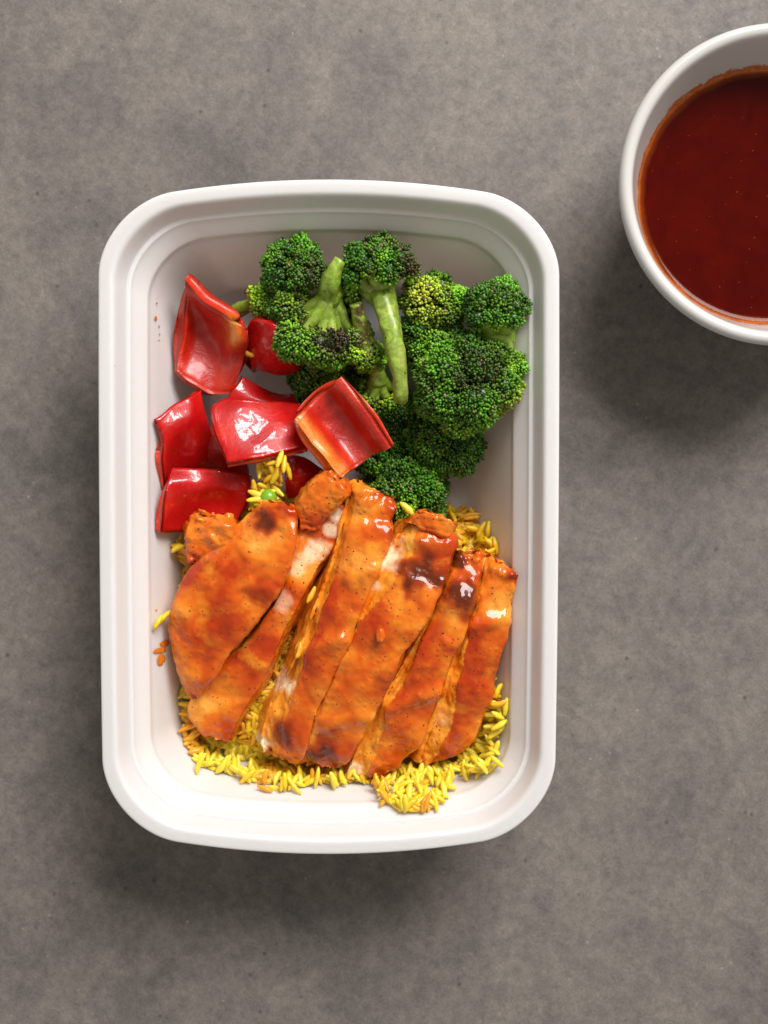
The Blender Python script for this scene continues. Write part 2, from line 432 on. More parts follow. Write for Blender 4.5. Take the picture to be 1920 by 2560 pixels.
def beads(centres, normals, radii, stretch, base=ICO0):
    """many small ellipsoids, each drawn out along its normal: vertices and triangles"""
    N = len(centres); n = normals / np.linalg.norm(normals, axis=1)[:, None]
    up = np.where(np.abs(n[:, 2:3]) < .9, np.array([[0, 0, 1.]]), np.array([[1., 0, 0]]))
    t = np.cross(up, n); t /= np.linalg.norm(t, axis=1)[:, None]; b = np.cross(n, t)
    bv, bf = base
    V = (centres[:, None, :] + radii[:, None, None] * (bv[None, :, 0:1] * t[:, None, :] + bv[None, :, 1:2] * b[:, None, :]
         + bv[None, :, 2:3] * n[:, None, :] * stretch[:, None, None]))
    F = bf[None] + (np.arange(N) * len(bv))[:, None, None]
    return V.reshape(-1, 3), F.reshape(-1, 3)

def tube(path, radii, n=12, squash=None, cap=True, rough=.0, seed=0):
    path = np.asarray(path, float); m = len(path); v = []
    T = np.gradient(path, axis=0); ref = None
    for i in range(m):
        t = T[i] / np.linalg.norm(T[i])
        if ref is None: a, b, _ = frame_of(t)
        else: a = ref - t * (ref @ t); a /= np.linalg.norm(a); b = np.cross(t, a)
        ref = a
        for k in range(n):
            w = 2 * math.pi * k / n; q = a * math.cos(w) + b * math.sin(w)
            r = radii[i] * (1 + (rough * nz(path[i] + q * radii[i], 2.5, seed) if rough else 0))
            v.append(path[i] + q * r * (1 + (.055 * math.cos(5 * w + .25 * i) if n >= 20 else 0)))
    f = grid_faces(m, n, wrap_v=True)
    f = [(a, b, c) for a, b, c, d in f] + [(a, c, d) for a, b, c, d in f]
    if cap:
        v += [path[0] - T[0] / np.linalg.norm(T[0]) * radii[0] * .03, path[-1] + T[-1] / np.linalg.norm(T[-1]) * radii[-1] * .25]
        c0 = m * n
        f += [((k + 1) % n, k, c0) for k in range(n)] + [((m - 1) * n + k, (m - 1) * n + (k + 1) % n, c0 + 1) for k in range(n)]
    return np.array(v), np.array(f)

def fib(n):
    i = np.arange(n) + .5; ph = np.arccos(1 - 2 * i / n); th = math.pi * (1 + 5 ** .5) * i
    return np.c_[np.cos(th) * np.sin(ph), np.sin(th) * np.sin(ph), np.cos(ph)]

OCC = []      # triangles that stand above the rice (for finding which grains show)
def occ(v, f):
    OCC.append((np.asarray(v), [tuple(q) for q in f]))

# ------------------------------------------------------------------ broccoli
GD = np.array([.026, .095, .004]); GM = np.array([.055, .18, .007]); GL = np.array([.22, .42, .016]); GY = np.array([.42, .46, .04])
BLK = np.array([.045, .028, .012])
def floret(label, base, head, R, spread=1.0, squash=.85, lobes=14, light=0., chars=(), yellows=(), stalk_r=(.32, .42), cap=115, seed=1, stalk_char=0., bend=(0, 0, 0), bead=.048, back=-.65):
    r_ = np.random.default_rng(seed)
    ax = head - base; L = np.linalg.norm(ax); ax /= L
    t, b, _ = frame_of(ax)
    fork = head - ax * R * .55
    # lobes of the crown: an inner dome spread round the axis
    D = fib(int(lobes / (.5 * (1 - math.cos(math.radians(cap))))))
    D = D[D[:, 2] > math.cos(math.radians(cap))]
    D = D + r_.normal(0, .10, D.shape); D /= np.linalg.norm(D, axis=1)[:, None]
    W = D[:, 0:1] * t + D[:, 1:2] * b
    C = head + (W * spread + D[:, 2:3] * ax * squash) * R * (.69 + r_.uniform(-.09, .09, (len(D), 1)))
    LR = R * r_.uniform(.29, .43, len(D))
    cs, ns, rs, ss, cols, cv, cf, nb = [], [], [], [], [], [], [], 0
    for i in range(len(C)):
        out = C[i] - fork; out /= np.linalg.norm(out)
        step = bead * 1.95
        d = fib(int(4 * math.pi * LR[i] ** 2 / step ** 2)); d = d @ np.array(frame_of(r_.normal(size=3)))
        d += r_.normal(0, .5 * step / LR[i] * .5, d.shape); d /= np.linalg.norm(d, axis=1)[:, None]
        d = d[d @ out > back]
        sub = fib(max(10, int(4 * math.pi * LR[i] ** 2 / .17))); sub = sub @ np.array(frame_of(r_.normal(size=3)))
        dist = np.sqrt(np.maximum(0, 2 - 2 * (d @ sub.T).max(1))) * LR[i]
        rad = LR[i] * 1.03 - (dist / .22) ** 2 * .14 + r_.normal(0, .026, len(d))
        p = C[i] + d * rad[:, None]
        ok = np.ones(len(p), bool)
        for j in range(len(C)):
            if j != i: ok &= np.linalg.norm(p - C[j], axis=1) > LR[j] * .93
        ok &= np.array([q[2] > wall_z(q[0], q[1]) + .05 for q in p])
        p, dd, di = p[ok], d[ok], dist[ok]
        if len(p) == 0: continue
        low = np.clip(di / .24, 0, 1)[:, None]
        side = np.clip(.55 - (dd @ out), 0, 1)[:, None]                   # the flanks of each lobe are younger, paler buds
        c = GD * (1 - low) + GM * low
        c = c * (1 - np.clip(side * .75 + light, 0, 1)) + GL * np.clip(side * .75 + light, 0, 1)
        lb = r_.uniform(.6, 1.5); c = c * np.array([lb * r_.uniform(.85, 1.3), lb, lb])
        patch = np.array([nz(q, .9, seed) for q in p])[:, None]
        c = c * (1 + .9 * patch)
        for (yp, yr, ys) in yellows:
            w = np.clip(1.3 - np.linalg.norm(p - yp, axis=1) / yr, 0, 1)[:, None] * ys; c = c * (1 - w) + GY * w
        for (kp, kr, ks) in chars:
            w = np.clip(1.4 - np.linalg.norm(p - kp, axis=1) / kr, 0, 1) * ks
            w = np.clip(w + np.array([nz(q, 2.2, seed + 9) for q in p]) * .9, 0, 1) * (w > .02)
            c = c * (1 - w[:, None]) + BLK * w[:, None]
        c = np.clip(c * r_.uniform(.55, 1.7, (len(p), 1)), .004, .8)
        tip = r_.random(len(p)) < .02; c[tip] = np.array([.30, .20, .10]) * r_.uniform(.5, 1.2)
        cs.append(p); ns.append(dd + out * .35 + r_.normal(0, .22, dd.shape)); rs.append(bead * r_.uniform(.62, 1.32, len(p))); ss.append(r_.uniform(1.1, 2.2, len(p))); cols.append(c)
        # the solid lobe beneath the buds
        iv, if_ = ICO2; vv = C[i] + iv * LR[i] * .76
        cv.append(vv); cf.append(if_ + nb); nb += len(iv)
    cs, ns, rs, ss, cols = map(np.concatenate, (cs, ns, rs, ss, cols))
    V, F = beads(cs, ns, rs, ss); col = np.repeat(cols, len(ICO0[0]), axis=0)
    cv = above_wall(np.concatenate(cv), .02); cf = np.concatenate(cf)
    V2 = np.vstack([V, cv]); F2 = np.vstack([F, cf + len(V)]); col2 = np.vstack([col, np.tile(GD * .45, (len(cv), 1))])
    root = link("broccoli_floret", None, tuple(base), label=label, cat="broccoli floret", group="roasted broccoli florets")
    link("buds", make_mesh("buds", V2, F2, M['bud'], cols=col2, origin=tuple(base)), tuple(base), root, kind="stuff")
    occ(cv, cf)
    # stalk with a branch to every lobe
    sv, sf, n0 = [], [], 0
    path = [base + (fork - base) * u + np.array(bend) * math.sin(math.pi * u) for u in np.linspace(0, 1, 14)]
    rad = [stalk_r[0] + (stalk_r[1] - stalk_r[0]) * u ** 1.5 for u in np.linspace(0, 1, 14)]
    v, f = tube(path, rad, 20, rough=.22, seed=seed); sv.append(v); sf.append(f); n0 += len(v)
    for i in range(len(C)):
        q = [fork - ax * .25, fork * .6 + C[i] * .4 + r_.normal(0, .04, 3), C[i]]
        pts = [crom(q, u) for u in np.linspace(0, 1, 7)]
        v, f = tube(pts, np.linspace(stalk_r[1] * .72, .14, 7), 10, rough=.4, seed=seed + i); sv.append(v); sf.append(f + n0); n0 += len(v)
    sv = above_wall(np.concatenate(sv), .02); sf = np.concatenate(sf)
    link("stalk", make_mesh("stalk", sv, sf, M['stalk'], origin=tuple(base), attrs={"char": np.full(len(sv), stalk_char)}), tuple(base), root)
    occ(sv, sf)
    return root

# ------------------------------------------------------------------ peppers
def pepper(label, net, thick=.42, skin_up=True, rib=(), nu=34, nv=34, seed=0, wob=.05):
    """a cut piece of pepper: net of points of its upper surface; the skin is a thin layer on one side"""
    net = [[P(*q) for q in row] for row in net]
    S = np.zeros((nu, nv, 3))
    rows = [np.array([crom(row, t) for t in np.linspace(0, 1, nv)]) for row in net]
    for j in range(nv):
        colp = [rw[j] for rw in rows]
        for i in range(nu): S[i, j] = crom(colp, i / (nu - 1))
    U = np.linspace(0, 1, nu)[:, None]; Vv = np.linspace(0, 1, nv)[None]
    for i in range(nu):
        for j in range(nv):
            e = min(i, nu - 1 - i, j, nv - 1 - j)
            S[i, j] += np.array([nz(S[i, j], 1.1, seed), nz(S[i, j], 1.1, seed + 5), nz(S[i, j], .9, seed + 9) * 1.6]) * wob * (1.6 if e < 2 else 1)
    S = above_wall(S, thick * .85 + .04)
    du = np.gradient(S, axis=0); dv = np.gradient(S, axis=1); N = np.cross(du, dv); N /= np.linalg.norm(N, axis=2)[..., None]
    if N[..., 2].mean() < 0: N = -N
    edge = np.minimum(np.minimum(U, 1 - U), np.minimum(Vv, 1 - Vv)) + np.zeros((nu, nv))
    rnd = np.clip(edge / .03, 0, 1); rnd = 1 - np.sqrt(1 - (1 - rnd) ** 2)      # rounding of the cut rim
    ribw = np.zeros((nu, nv))
    for (u0, v0, u1, v1, w) in rib:
        a = np.array([u0, v0]); bb = np.array([u1, v1]); ab = bb - a
        for i in range(nu):
            for j in range(nv):
                q = np.array([i / (nu - 1), j / (nv - 1)]); h = np.clip((q - a) @ ab / (ab @ ab), 0, 1)
                ribw[i, j] = max(ribw[i, j], math.exp(-(np.linalg.norm(q - a - ab * h) / w) ** 2))
    def slab(top, bot, er_t, er_b):
        T = S + N * (top - er_t * rnd)[..., None]; Bt = S + N * (bot + er_b * rnd)[..., None]
        v = above_wall(np.vstack([T.reshape(-1, 3), Bt.reshape(-1, 3)]), .03)
        f = grid_faces(nu, nv); g = [tuple(reversed(q)) for q in grid_faces(nu, nv, base=nu * nv)]
        f = f + g; ring = [i * nv for i in range(nu)] + [(nu - 1) * nv + j for j in range(1, nv)] + [i * nv + nv - 1 for i in range(nu - 2, -1, -1)] + [j for j in range(nv - 2, 0, -1)]
        o = nu * nv
        f += [(ring[(k + 1) % len(ring)], ring[k], ring[k] + o, ring[(k + 1) % len(ring)] + o) for k in range(len(ring))]
        return v, f
    one = np.ones((nu, nv))
    c = S.reshape(-1, 3).mean(0); c = np.array([c[0], c[1], S[..., 2].min() - thick])
    root = link("red_pepper_piece", None, tuple(c), label=label, cat="pepper piece", group="cut pieces of roasted red pepper")
    lump = np.array([[nz(S[i, j], 1.8, seed + 3) for j in range(nv)] for i in range(nu)]) * .05 + ribw * .07
    ev = np.clip(1 - edge / .05, 0, 1)
    if skin_up:
        v, f = slab(-.055 * one, -thick * one + lump, .0, .10)
        fl = make_mesh("flesh", v, f, M['flesh'], origin=tuple(c), attrs={"edge": np.r_[np.ones(nu * nv), ev.ravel()], "rib": np.r_[np.zeros(nu * nv), ribw.ravel()]})
        v2, f2 = slab(0 * one, -.05 * one, .05, .0)
    else:
        v, f = slab(0 * one + lump, -(thick - .055) * one, .09, .0)
        fl = make_mesh("flesh", v, f, M['flesh'], origin=tuple(c), attrs={"edge": np.r_[ev.ravel(), np.ones(nu * nv)], "rib": np.r_[ribw.ravel(), np.zeros(nu * nv)]})
        v2, f2 = slab(-(thick - .05) * one, -thick * one, .0, .05)
    link("flesh", fl, tuple(c), root); occ(v, f)
    link("skin", make_mesh("skin", v2, f2, M['skin'], origin=tuple(c)), tuple(c), root); occ(v2, f2)
    return root

# ------------------------------------------------------------------ chicken
def slice_(label, left, right, thick=1.5, lean=.6, rlean=-.1, cut=1.0, chars=(), pales=(), nl=130, seed=0, dome=.16, lump=.064, rag=(.10, .05), crease=(), ripple=.032, toppale=.0, strip=((0, 0), (1, 0))):
    """one slice of breast: the two long edges of its glazed top; the cut face slopes down outwards from the left one"""
    Lp = resample([P(*q) for q in left], nl); Rp = resample([P(*q) for q in right], nl)
    ww = Rp - Lp; ww[:, 2] = 0; Rp = Rp + ww / np.linalg.norm(ww, axis=1)[:, None] * .07
    nA, nB, nC, nD = 16, 36, 12, 6; ncs = nA + nB + nC + nD
    V = np.zeros((nl, ncs, 3)); CUT = np.zeros((nl, ncs))
    for i in range(nl):
        L, R = Lp[i], Rp[i]; u = i / (nl - 1)
        e = min(u, 1 - u) / .03; cap = math.sqrt(max(0, 1 - (1 - min(1, e)) ** 2))
        w = R - L; wn = w.copy(); wn[2] = 0; wl = np.linalg.norm(wn); wn /= max(wl, 1e-6)
        mid = (L + R) / 2
        th = thick * (.45 + .55 * cap)
        BL = L - wn * lean * (.8 + .4 * nz(L, .6, seed)) + np.array([0, 0, -th]); BR = R - wn * rlean + np.array([0, 0, -th])
        BL[2] = max(BL[2], .45); BR[2] = max(BR[2], .45)
        pts = []
        for k in range(nA):
            t = k / nA; q = BL * (1 - t) + L * t; q = q - wn * math.sin(math.pi * t) * .03
            pts.append((q, 1.0))
        for k in range(nB):
            t = k / (nB - 1); q = L * (1 - t) + R * t
            sw = float(np.interp(u, [a_ for a_, b_ in strip], [b_ for a_, b_ in strip])) * (1 + .35 * nz(L, 1.4, seed))
            if t < sw: q = q - np.array([0, 0, .42 * (1 - t / sw)]); cc = 1.0
            else: tt = (t - sw) / (1 - sw); q = q + np.array([0, 0, dome * (1 - (2 * tt - 1) ** 4) * min(1, wl / 1.0)]); cc = .0
            pts.append((q, cc))
        for k in range(1, nC + 1):
            t = k / nC; q = R * (1 - t) + BR * t; q = q + wn * math.sin(math.pi * t) * .06; pts.append((q, .75))
        for k in range(1, nD + 1):
            t = k / (nD + 1); pts.append((BR * (1 - t) + BL * t, 1.0))
        ctr = mid + np.array([0, 0, -th * .55])
        for k, (q, c) in enumerate(pts):
            V[i, k] = ctr + (q - ctr) * (.66 + .34 * cap); CUT[i, k] = c * cut if c > .9 else c * .8 * cut
    # soften the corners
    for _ in range(1):
        W = V.copy(); W = (np.roll(V, 1, 1) + np.roll(V, -1, 1)) * .25 + V * .5
        W[1:-1] = W[1:-1] * .6 + (W[2:] + W[:-2]) * .2; V = W
    CUT = (np.roll(CUT, 1, 1) + 2 * CUT + np.roll(CUT, -1, 1)) / 4
    du = np.gradient(V, axis=0); dv = np.roll(V, -1, 1) - np.roll(V, 1, 1); N = np.cross(dv, du); nn = np.linalg.norm(N, axis=2)[..., None]; N /= np.maximum(nn, 1e-9)
    if N[nl // 2, nA + nB // 2, 2] < 0: N = -N
    CH = np.zeros((nl, ncs)); PA = np.zeros((nl, ncs))
    cp = [(P(x, y, 3.5), r / 65.5, s) for x, y, r, s in chars]; pp = [(P(x, y, 3.5), r / 65.5, s) for x, y, r, s in pales]
    cr = [(P(x0, y0, 3.5)[:2], P(x1, y1, 3.5)[:2], w_, d_) for x0, y0, x1, y1, w_, d_ in crease]
    for i in range(nl):
        endf = max(0, 1 - min(i, nl - 1 - i) / 14)
        for k in range(ncs):
            p = V[i, k]
            h = lump * 1.4 * nz(p, .75, seed) + lump * .8 * nz(p, 1.9, seed + 4) + lump * .40 * nz(p, 4.5, seed + 8) + lump * .10 * nz(p, 10, seed + 2)
            if CUT[i, k] < .5: h += ripple * 1.5 * math.sin(p[1] * 1.7 + p[0] * .4 + 5.5 * nz(p, .33, seed)) * (.4 + .9 * abs(nz(p, .5, seed + 3)) * 2) 
            h += endf * rag[0] * (nz(p, 2.6, seed + 1) + .6 * nz(p, 6, seed + 6)) * 1.4
            if CUT[i, k] > .3: h += rag[1] * (nz((p[0], p[1], p[2] * 3), 3.5, seed + 7))
            for a, b_, w_, d_ in cr:
                ab = b_ - a; t = np.clip((p[:2] - a) @ ab / (ab @ ab), 0, 1); h -= d_ * math.exp(-(np.linalg.norm(p[:2] - a - ab * t) / w_) ** 2)
            for c_, r, s in cp:
                dd = math.hypot(p[0] - c_[0], (p[1] - c_[1]) * 1.2) / r + .7 * nz(p, 1.3, seed + 11) + .35 * nz(p, 3.2, seed + 13)
                if dd < 1.8: CH[i, k] = max(CH[i, k], s * math.exp(-max(dd, 0) ** 2 * 1.1))
            for c_, r, s in pp:
                dd = math.hypot(p[0] - c_[0], p[1] - c_[1]) / r + nz(p, 1.6, seed) * .9 + nz(p, 5, seed) * .35
                if dd < 1.9: PA[i, k] = max(PA[i, k], s * min(1, max(0, 1.3 - dd) * 1.6) * (1. if CUT[i, k] > .45 else toppale))
            V[i, k] = p + N[i, k] * h
    V = above_wall(V, .06)
    v = np.vstack([V.reshape(-1, 3), [V[0].mean(0)], [V[-1].mean(0)]])
    f = grid_faces(nl, ncs, wrap_v=True); n0 = nl * ncs
    f += [(k, (k + 1) % ncs, n0) for k in range(ncs)] + [((nl - 1) * ncs + (k + 1) % ncs, (nl - 1) * ncs + k, n0 + 1) for k in range(ncs)]
    z = lambda a: np.r_[a.ravel(), [0, 0]]
    c = V.reshape(-1, 3).mean(0); c[2] = V[..., 2].min()
    me = make_mesh("chicken_slice", v, f, M['chicken'], origin=tuple(c), attrs={"cut": z(CUT), "char": z(CH), "pale": z(PA)})
    o = link("chicken_slice", me, tuple(c), label=label, cat="chicken slice", group="slices of glazed chicken breast")
    occ(v, f)
    # coarse black pepper stuck in the glaze
    top = V[4:-4, nA + 2:nA + nB - 2].reshape(-1, 3); tn = N[4:-4, nA + 2:nA + nB - 2].reshape(-1, 3)
    r_ = np.random.default_rng(seed); m = int(60 * np.linalg.norm(Lp[0] - Lp[-1]) / 7)
    idx = r_.integers(0, len(top), m)
    bv, bf = beads(top[idx] + tn[idx] * .0, tn[idx] + r_.normal(0, .4, (m, 3)), r_.uniform(.010, .030, m), r_.uniform(.5, 1.2, m))
    link("black_pepper_flecks", make_mesh("black_pepper_flecks", bv, bf, M['fleck'], smooth=False, origin=tuple(c)), tuple(c), o, kind="stuff")
    return o

#FOOD
exec_food = True
# ---- peppers
pepper("red pepper piece lying flesh side up with one raised edge, nearest the stained wall",
       [[(395, 607, 3.7), (412, 628, 3.5), (440, 655, 3.6), (480, 678, 3.7), (510, 695, 3.75), (536, 714, 3.5)],
        [(402, 655, 2.9), (420, 675, 2.5), (445, 692, 2.4), (478, 715, 2.7), (508, 730, 3.5), (536, 742, 3.3)],
        [(394, 735, 2.6), (415, 745, 2.25), (440, 756, 2.15), (470, 768, 2.2), (500, 775, 2.5), (524, 780, 2.6)],
        [(384, 800, 2.6), (405, 818, 2.5), (430, 832, 2.4), (455, 846, 2.3), (480, 850, 2.2), (502, 848, 2.1)]], .5, False, seed=3, rib=[(0, .75, .4, .8, .10)], wob=.05)
pepper("small curled red pepper piece with its pale cut end showing, tucked beside charred broccoli",
       [[(530, 752, 2.2), (534, 700, 3.3), (575, 690, 3.8), (625, 700, 3.4), (656, 730, 2.6)],
        [(538, 778, 2.2), (549, 715, 3.3), (590, 710, 3.9), (637, 722, 3.4), (664, 760, 2.4)],
        [(545, 802, 2.0), (560, 765, 3.0), (596, 772, 3.5), (637, 788, 3.0), (658, 806, 2.1)],
        [(546, 808, 1.2), (563, 806, 2.0), (600, 812, 2.4), (637, 814, 2.0), (656, 817, 1.2)]], .5, True, seed=11)
pepper("orange-red pepper piece curving down at the side, beside the glossy piece",
       [[(332, 905, 3.6), (372, 875, 3.1), (410, 858, 2.7), (437, 845, 2.3)],
        [(350, 948, 3.5), (385, 922, 3.2), (420, 905, 2.9), (449, 895, 2.3)],
        [(352, 1000, 3.3), (385, 985, 2.6), (425, 970, 2.5), (460, 950, 2.1)],
        [(354, 1056, 2.9), (385, 1060, 1.7), (430, 1040, 1.6), (475, 1010, 1.5)]], .45, True, seed=21)
pepper("dark scrap of red pepper half hidden between three larger pieces",
       [[(430, 930, 1.9), (470, 925, 2.1), (520, 950, 2.0)], [(430, 975, 1.9), (475, 970, 2.3), (530, 990, 1.9)], [(440, 1020, 1.5), (490, 1025, 1.7), (540, 1030, 1.5)]], .4, False, seed=23)
pepper("folded red pepper flap behind the glossy piece, against the shaded broccoli",
       [[(522, 813, 2.3), (560, 830, 2.1), (600, 850, 1.8), (640, 848, 1.7)],
        [(500, 845, 2.5), (540, 858, 2.4), (590, 868, 2.2), (652, 868, 2.0)],
        [(486, 880, 2.5), (530, 895, 2.4), (590, 900, 2.2), (660, 905, 1.9)]], .42, True, seed=31)
pepper("glossy skin-up red pepper piece with white window reflections, in the middle of the peppers",
       [[(486, 856, 3.15), (530, 862, 3.1), (590, 866, 2.9), (652, 868, 2.6)],
        [(454, 884, 3.45), (515, 890, 3.4), (590, 892, 3.15), (659, 897, 2.85)],
        [(465, 935, 3.85), (530, 942, 3.75), (600, 938, 3.5), (662, 935, 3.15)],
        [(490, 1004, 4.15), (540, 994, 4.1), (600, 982, 3.8), (664, 965, 3.45)]], .45, True, seed=41)
pepper("dark red skin-up pepper piece with folded top edge, touching the shredded chicken",
       [[(370, 1008, 3.2), (420, 1012, 3.0), (480, 1015, 3.0), (545, 1028, 2.5)],
        [(362, 1045, 3.6), (415, 1050, 3.2), (475, 1050, 2.95), (540, 1060, 2.6)],
        [(355, 1090, 3.6), (410, 1095, 2.8), (470, 1085, 2.5), (530, 1095, 2.5)],
        [(347, 1152, 3.4), (395, 1150, 2.5), (460, 1140, 2.4), (515, 1132, 2.4)]], .42, True, seed=51)
pepper("red pepper scrap lying under the tilted piece, beside the upper rice grains",
       [[(610, 985, 2.2), (655, 985, 2.5), (705, 1015, 2.2)], [(615, 1035, 2.4), (650, 1025, 2.8), (705, 1050, 2.4)], [(620, 1080, 2.0), (655, 1078, 2.3), (700, 1080, 2.0)]], .4, True, seed=61)
pepper("red pepper strip edge hanging under the tilted piece, touching the glossy piece",
       [[(640, 925, 3.0), (665, 920, 3.2), (690, 915, 3.2)], [(665, 960, 2.8), (690, 955, 3.1), (715, 950, 3.1)], [(700, 1000, 2.6), (720, 990, 2.9), (745, 985, 2.9)]], .4, True, seed=62)
pepper("tilted red pepper piece flesh side up with orange rib, leaning on the broccoli",
       [[(635, 905, 4.3), (656, 886, 4.2), (672, 871, 3.95), (702, 843, 3.95), (722, 826, 4.35), (738, 812, 4.4)],
        [(668, 948, 4.3), (688, 928, 4.0), (704, 912, 3.6), (735, 884, 3.6), (755, 870, 4.3), (774, 860, 4.45)],
        [(703, 990, 4.2), (722, 972, 3.9), (738, 957, 3.5), (770, 930, 3.5), (790, 918, 4.2), (810, 912, 4.4)],
        [(738, 1032, 4.0), (760, 1016, 3.8), (775, 1006, 3.5), (808, 985, 3.5), (828, 976, 4.1), (844, 966, 4.3)]], .5, False, seed=71, rib=[(0, .04, .95, .04, .11)], wob=.03)
pepper("tiny red pepper scrap at the floor edge behind the pale green sprig",
       [[(524, 628, .9), (540, 618, 1.0), (560, 626, .9)], [(528, 640, .9), (543, 634, 1.0), (560, 640, .9)]], .25, True, nu=12, nv=12, seed=81)

# ---- broccoli
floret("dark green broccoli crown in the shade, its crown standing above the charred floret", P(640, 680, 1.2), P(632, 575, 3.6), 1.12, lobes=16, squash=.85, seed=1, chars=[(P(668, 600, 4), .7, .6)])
floret("broccoli floret with upturned forked pale stalk and dark brown charred patches", P(734, 562, 4.6), P(700, 695, 3.15), 1.8, lobes=24, squash=.78, spread=1.0, cap=88, back=-.8, seed=2, stalk_r=(.20, .46),
       light=.16, chars=[(P(722, 712, 4.3), .9, 1.5), (P(650, 662, 4.4), .45, .8), (P(775, 690, 4.2), .6, .9)], yellows=[(P(800, 755, 3.5), .6, .6)], stalk_char=.25, bend=(-.12, 0, .3))
floret("frilly bright green part of the crown left of the upturned stalk, over the curled pepper", P(672, 690, 3.0), P(622, 655, 3.4), .92, lobes=13, seed=22, light=.25, cap=110, chars=[(P(660, 655, 4), .4, .7)])
floret("small sprig of pale yellow-green broccoli with thin stem beside a red pepper piece", P(508, 672, 2.3), P(566, 650, 3.1), .62, lobes=10, seed=3, light=.75, stalk_r=(.26, .22), bead=.05)
floret("broccoli floret with long thick stalk and blackened crown tip", P(868, 868, 4.0), P(815, 590, 3.9), 1.36, lobes=19, squash=.9, seed=4, light=.08, stalk_r=(.24, .46), cap=105,
       chars=[(P(878, 558, 4.4), .75, 1.1)], stalk_char=.35, bend=(.12, .0, .45))
floret("short broccoli stalk with browned edge under the long-stalked floret", P(768, 655, 4.0), P(795, 765, 3.2), .72, lobes=10, seed=5, light=.45, stalk_r=(.22, .34), stalk_char=.9, bead=.046,
       chars=[(P(808, 735, 3.6), .4, .8)])
floret("bright yellow-green broccoli crown between the long stalk and the dark crown", P(930, 740, 1.2), P(935, 655, 3.2), 1.15, lobes=15, seed=6, light=.38, yellows=[(P(915, 640, 4), .85, 1.0)])
floret("dark green broccoli crown with thick green stalk touching the container wall", P(1080, 812, 3.4), P(1072, 674, 4.2), 1.22, lobes=18, squash=.78, seed=7, light=.02, stalk_r=(.45, .62), cap=100,
       yellows=[(P(1140, 740, 3), .45, .7)])
floret("medium green broccoli crown between the yellow-green crown and the biggest crown", P(930, 800, 1.0), P(930, 735, 3.0), 1.25, lobes=15, seed=8, light=.12)
floret("biggest broccoli crown, dotted pale buds and yellowed side beside the container wall", P(1020, 850, .9), P(1008, 828, 3.8), 1.74, lobes=28, squash=.72, seed=9, spread=1.02, light=.16, cap=120,
       chars=[(P(1030, 800, 4.8), .7, .75), (P(1075, 855, 4.5), .5, .8), (P(960, 870, 4.4), .35, .5)], yellows=[(P(1120, 865, 4), .75, .9), (P(1080, 900, 3.5), .7, .5)])
floret("yellow-tipped small broccoli tuft at the container wall below the thick-stalked crown", P(1095, 840, 3.2), P(1112, 792, 4.2), .52, lobes=9, seed=19, light=.4, yellows=[(P(1130, 770, 3.5), .5, .8)])
floret("small broccoli floret showing its pale branches between the tilted pepper and long stalk", P(815, 780, 3.0), P(818, 850, 2.2), .86, lobes=12, squash=.8, seed=10, light=.42, stalk_r=(.22, .32), cap=100, bead=.055)
floret("shaded brownish broccoli floret deep between the curled pepper and tilted pepper", P(700, 760, .8), P(695, 815, 1.9), 1.25, lobes=14, seed=11, light=.0, yellows=[(P(690, 820, 2.6), .6, .3)])
floret("dark broccoli crown lying low on the container floor below the biggest crown", P(960, 880, .8), P(955, 955, 2.1), 1.42, lobes=22, seed=12, light=.0, cap=125, yellows=[(P(870, 945, 3), .3, .5)])
floret("dark green broccoli crown pressed against the chicken top edges", P(860, 1010, .9), P(880, 1072, 2.1), 1.42, lobes=20, seed=13, light=.02, cap=125, squash=.75)

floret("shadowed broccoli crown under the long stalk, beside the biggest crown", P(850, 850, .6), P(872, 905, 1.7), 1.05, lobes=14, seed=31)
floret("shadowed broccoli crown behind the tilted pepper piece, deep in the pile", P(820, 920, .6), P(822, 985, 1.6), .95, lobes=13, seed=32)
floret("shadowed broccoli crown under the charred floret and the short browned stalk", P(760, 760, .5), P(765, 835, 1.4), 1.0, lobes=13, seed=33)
# ---- chicken
slice_("torn shredded lump of chicken touching the dark red pepper piece",
       [(415, 1108, 3.3), (400, 1150, 3.3), (403, 1215, 3.1)], [(495, 1108, 3.4), (500, 1150, 3.6), (455, 1215, 3.4)], 1.2, .1, seed=101, lump=.15, rag=(.2, .18), nl=70, cut=.35)
slice_("widest chicken slice, at the stained wall with mottled orange glaze and dark spot",
       [(570, 1082, 3.6), (470, 1175, 3.5), (398, 1245, 3.3), (368, 1340, 3.2), (380, 1440, 3.0), (410, 1515, 2.8)],
       [(636, 1085, 4.0), (636, 1175, 4.2), (604, 1275, 4.2), (540, 1355, 4.0), (475, 1440, 3.6), (425, 1512, 3.1)], 1.5, .12, .25, seed=102,
       chars=[(572, 1128, 42, 1.0), (575, 1285, 42, .8), (480, 1380, 70, .6), (400, 1340, 40, .5)], dome=.16, crease=[(560, 1120, 600, 1150, .25, .12)], nl=150)
slice_("chicken slice with rolled white top end beside the deep gap",
       [(652, 1080, 3.6), (640, 1160, 3.5), (612, 1270, 3.5), (545, 1370, 3.3), (480, 1430, 3.1), (408, 1520, 2.7), (430, 1585, 2.4)],
       [(738, 1085, 4.0), (728, 1150, 3.7), (664, 1262, 3.6), (602, 1390, 3.4), (560, 1475, 3.1), (515, 1545, 2.8), (488, 1600, 2.5)], 1.3, .1, -.15, seed=103,
       chars=[(650, 1130, 28, .35), (480, 1600, 18, .8)], pales=[(672, 1190, 34, 1.), (648, 1225, 20, .7), (726, 1108, 17, 1.), (712, 1145, 14, .9), (610, 1295, 24, .5)], dome=.05, lump=.06, cut=.8, toppale=.8, ripple=.03)
